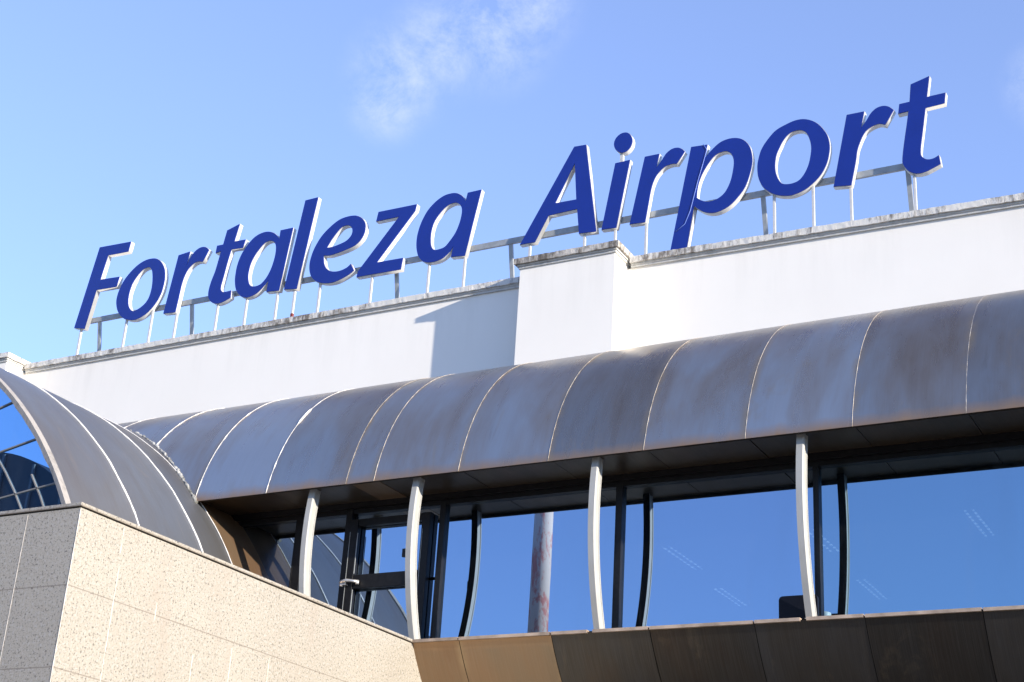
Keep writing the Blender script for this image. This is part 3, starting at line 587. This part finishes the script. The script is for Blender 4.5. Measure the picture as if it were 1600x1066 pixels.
# ------------------------------------------------------------------ granite wall in front of the vault
gr = empty('granite_wall', (-9.765, 9.63, 0)); tag(gr, 'speckled beige granite wall, lit on one face, with a thin coping', 'wall')
gb = MB(); gb.box(-25.0, -9.765, 9.63, 17.0, 0, 5.362)
gb2 = gb.build('granite_facing', m_granite, gr, loc=(-9.765, 9.63, 0))
gc = MB(); gc.box(-25.02, -9.747, 9.612, 15.42, 5.374, 5.408)
gc.build('coping', m_granite, gr, bevel=.003)
gs = MB(); gs.box(-24.9, -9.775, 9.64, 15.40, 5.362, 5.374); gs.build('shadow_gap', m_black, gr)
gj = MB(); rng = random.Random(21)
for y, z0, z1 in ((10.226, 3.6, 4.98), (11.41, 2.8, 4.42), (10.80, 4.6, 4.78), (10.21, 5.1, 5.34), (11.98, 2.6, 4.6), (12.6, 3.2, 4.63)):
    gj.box(-9.766, -9.7635, y - .004, y + .004, z0, z1)
gj.box(-9.768, -9.762, 9.627, 9.634, 0, 5.35)
for x, z0, z1 in ((-10.405, 2.0, 5.35), (-11.0, 2.0, 5.35), (-11.6, 2, 5.35)): gj.box(x - .004, x + .004, 9.628, 9.631, z0, z1)
gj.build('pale_joint', m_grout, gb2)

# ------------------------------------------------------------------ rooftop sign
sg = empty('rooftop_sign', (-11.6, 18.35, 11.54)); tag(sg, 'blue lettered rooftop sign reading Fortaleza Airport on thin posts above the parapet', 'sign')
YL = 18.30
def spline_loop(loop, sub=7):
    n = len(loop); out = []
    P = [Vector((q[0], q[1])) for q in loop]; C_ = [q[2] for q in loop]
    for i in range(n):
        p1, p2 = P[i], P[(i+1) % n]
        if C_[i] and C_[(i+1) % n]: out.append(p1); continue
        p0 = p1 + (p1 - p2)*0 if C_[i] else P[i-1]
        p3 = p2 if C_[(i+1) % n] else P[(i+2) % n]
        if C_[i]: p0 = p1 - (p2 - p1)*.2
        if C_[(i+1) % n]: p3 = p2 + (p2 - p1)*.2
        t1 = (p2 - p0)*.5; t2 = (p3 - p1)*.5; d = (p2 - p1).length
        for k in range(sub):
            u = k/sub; u2, u3 = u*u, u*u*u
            out.append(p1*(2*u3 - 3*u2 + 1) + t1*(u3 - 2*u2 + u) + p2*(-2*u3 + 3*u2) + t2*(u3 - u2))
    return out
def glyph_mesh(loops, origin, depth, offset, y):
    cu = bpy.data.curves.new('glyph', 'CURVE'); cu.dimensions = '2D'; cu.fill_mode = 'BOTH'; cu.extrude = depth/2; cu.offset = offset
    for lp in loops:
        pts = spline_loop(lp); sp = cu.splines.new('POLY'); sp.points.add(len(pts) - 1); sp.use_cyclic_u = True
        for k, p in enumerate(pts): sp.points[k].co = (p.x - origin[0], p.y - origin[2], 0, 1)
    ob = bpy.data.objects.new('glyph', cu); col.objects.link(ob)
    dg = bpy.context.evaluated_depsgraph_get(); me = bpy.data.meshes.new_from_object(ob.evaluated_get(dg))
    bpy.data.objects.remove(ob)
    me.transform(Matrix.Translation((0, y - origin[1], 0)) @ Matrix.Rotation(R(90), 4, 'X'))
    return me
def put(name, me, mat, parent, loc):
    me.materials.clear(); me.materials.append(mat); o = bpy.data.objects.new(name, me); col.objects.link(o); o.location = loc
    o.parent = parent; o.matrix_parent_inverse = Matrix.Translation(-parent_loc(parent))
    me.name = name; return o
WORDS = [('F', 'large capital letter F'), ('o1', 'letter o after the F'), ('r1', 'letter r between o and t in the first word'), ('t1', 'letter t of the first word'), ('a1', 'first letter a'), ('l', 'tall letter l'),
 ('e', 'letter e'), ('z', 'letter z'), ('a2', 'last letter a of the first word'), ('A', 'capital letter A above the pilaster'), ('i', 'letter i with its round dot'), ('r2', 'letter r after the i'),
 ('p', 'letter p with its tail behind the parapet'), ('o2', 'letter o of the second word'), ('r3', 'letter r beside the final t'), ('t2', 'final letter t')]
for key, lb_ in WORDS:
    xs_ = [q[0] for q in LETTERS[key][0]]; org = ((min(xs_) + max(xs_))/2, YL + .05, 12.19)
    body = put('letter', glyph_mesh(LETTERS[key], org, .088, .004, YL + .056), m_return, sg, org); body['label'] = lb_
    put('blue_face', glyph_mesh(LETTERS[key], org, .014, -.002, YL + .005), m_blue, body, org)
    if key == 'i':
        d_ = put('dot', glyph_mesh(LETTERS['dot'], org, .088, .004, YL + .056), m_return, body, org)
        put('blue_face', glyph_mesh(LETTERS['dot'], org, .014, -.002, YL + .005), m_blue, d_, org)
        lk = MB(); lk.box(-8.70, -8.65, YL + .03, YL + .08, 13.32, 13.52); lk.build('dot_stem', m_post, body)
    if key == 'p':
        cb_ = MB(); cb_.tube([(-7.33, YL - .006, 13.33), (-7.27, YL - .006, 13.22), (-7.33, YL - .006, 13.0), (-7.40, YL - .006, 12.75), (-7.46, YL - .006, 12.5), (-7.52, YL - .006, 12.25), (-7.60, YL - .006, 12.05), (-7.74, YL - .006, 11.95)], .006, 5)
        cb_.build('cable', m_cable, body)
PX = [(-19.38, 12.19), (-18.305, 12.22), (-17.722, 12.30), (-17.15, 12.2), (-16.248, 12.21), (-15.625, 12.22), (-14.982, 12.22), (-14.626, 12.2), (-14.115, 12.22), (-13.085, 12.2), (-12.0, 12.23), (-11.342, 12.22),
 (-10.187, 12.22), (-9.254, 12.22), (-8.744, 12.22), (-8.24, 12.24), (-7.68, 11.9), (-6.262, 12.28), (-5.69, 12.34), (-5.15, 12.2), (-4.267, 12.2)]
for k, (x, zt1) in enumerate(PX):
    z0 = 11.60 if -10.3 < x < -8.5 else zt(x) - .03
    pm = MB(); pm.box(x - .0185, x + .0185, YL + .038, YL + .075, z0, zt1 + .03); po = pm.build('post', m_post, sg, bevel=.003, loc=(x, YL + .06, z0))
    if k == 7:
        rt_ = MB(); rt_.box(x - .021, x + .021, YL + .036, YL + .08, 11.70, 11.76); rt_.build('red_tape', m_red, po)
ra = MB(); ra.box(-19.30, -4.12, 18.412, 18.452, 12.335, 12.435); ra.build('rail', m_steel, sg, bevel=.004)
for x in (-19.05, -16.92, -12.69, -10.58, -6.457, -4.372):
    rp = MB(); b = 0
    rows = []
    for z, y in ((12.336, 18.425), (11.50, 18.60)): rows.append([(x - .032, y - .0, z), (x + .032, y, z), (x + .032, y + .04, z), (x - .032, y + .04, z)])
    rp.quadgrid(rows, False, .5, True); rp.build('rail_post', m_steel, sg, loc=(x, 18.55, 11.5))

# ------------------------------------------------------------------ what the glass mirrors: a pole and a hall across the forecourt
pl = empty('lamp_pole', (-15.21, 3.0, 0)); tag(pl, 'tall grey pole with peeling red paint, seen mirrored in the window glass', 'pole')
p_ = MB(); p_.cyl(-15.21, 3.0, .3, 8.2, .23, .225, 32); p_.cyl(-15.21, 3.0, 8.21, 15, .225, .19, 32); p_.cyl(-15.21, 3.0, 8.195, 8.215, .229); p_.build('shaft', m_pole, pl)
p_ = MB(); p_.cyl(-15.21, 3.0, 0, .3, .4, .36, 24); p_.build('base', m_cap, pl); p_ = MB(); p_.tube([(-15.21, 3, 14.7), (-15.21, 2.2, 15.4), (-15.21, .8, 15.6)], .06, 8); p_.box(-15.4, -15.02, .1, .9, 15.5, 15.62); p_.build('lamp_head', m_housing, pl)
HX, HZ, HR = -49.5, 12.9, 8.25
hl = empty('opposite_hall', (HX, -18.5, 0)); tag(hl, 'dark arched hall across the forecourt, seen mirrored in the fan glazing', 'building')
hm = MB(); hm.prism([(HX + HR*math.cos(math.pi*k/48), HZ + HR*math.sin(math.pi*k/48)) for k in range(49)] + [(HX - HR, 0), (HX + HR, 0)], 'y', -40, -18.2, True); ho = hm.build('hall_body', m_hall, hl)
for o in list(ho.data.polygons): o.use_smooth = False
hr = MB()
for k in range(-4, 5):
    xx = HX + k*1.8; top = HZ + math.sqrt(max(0, HR**2 - (k*1.8)**2)); hr.box(xx - .06, xx + .06, -18.2, -18.1, 0, top - .1)
hr.box(HX - HR, HX + HR, -18.2, -18.08, 12.8, 12.95); hr.build('facade_rib', m_hall_rib, hl)
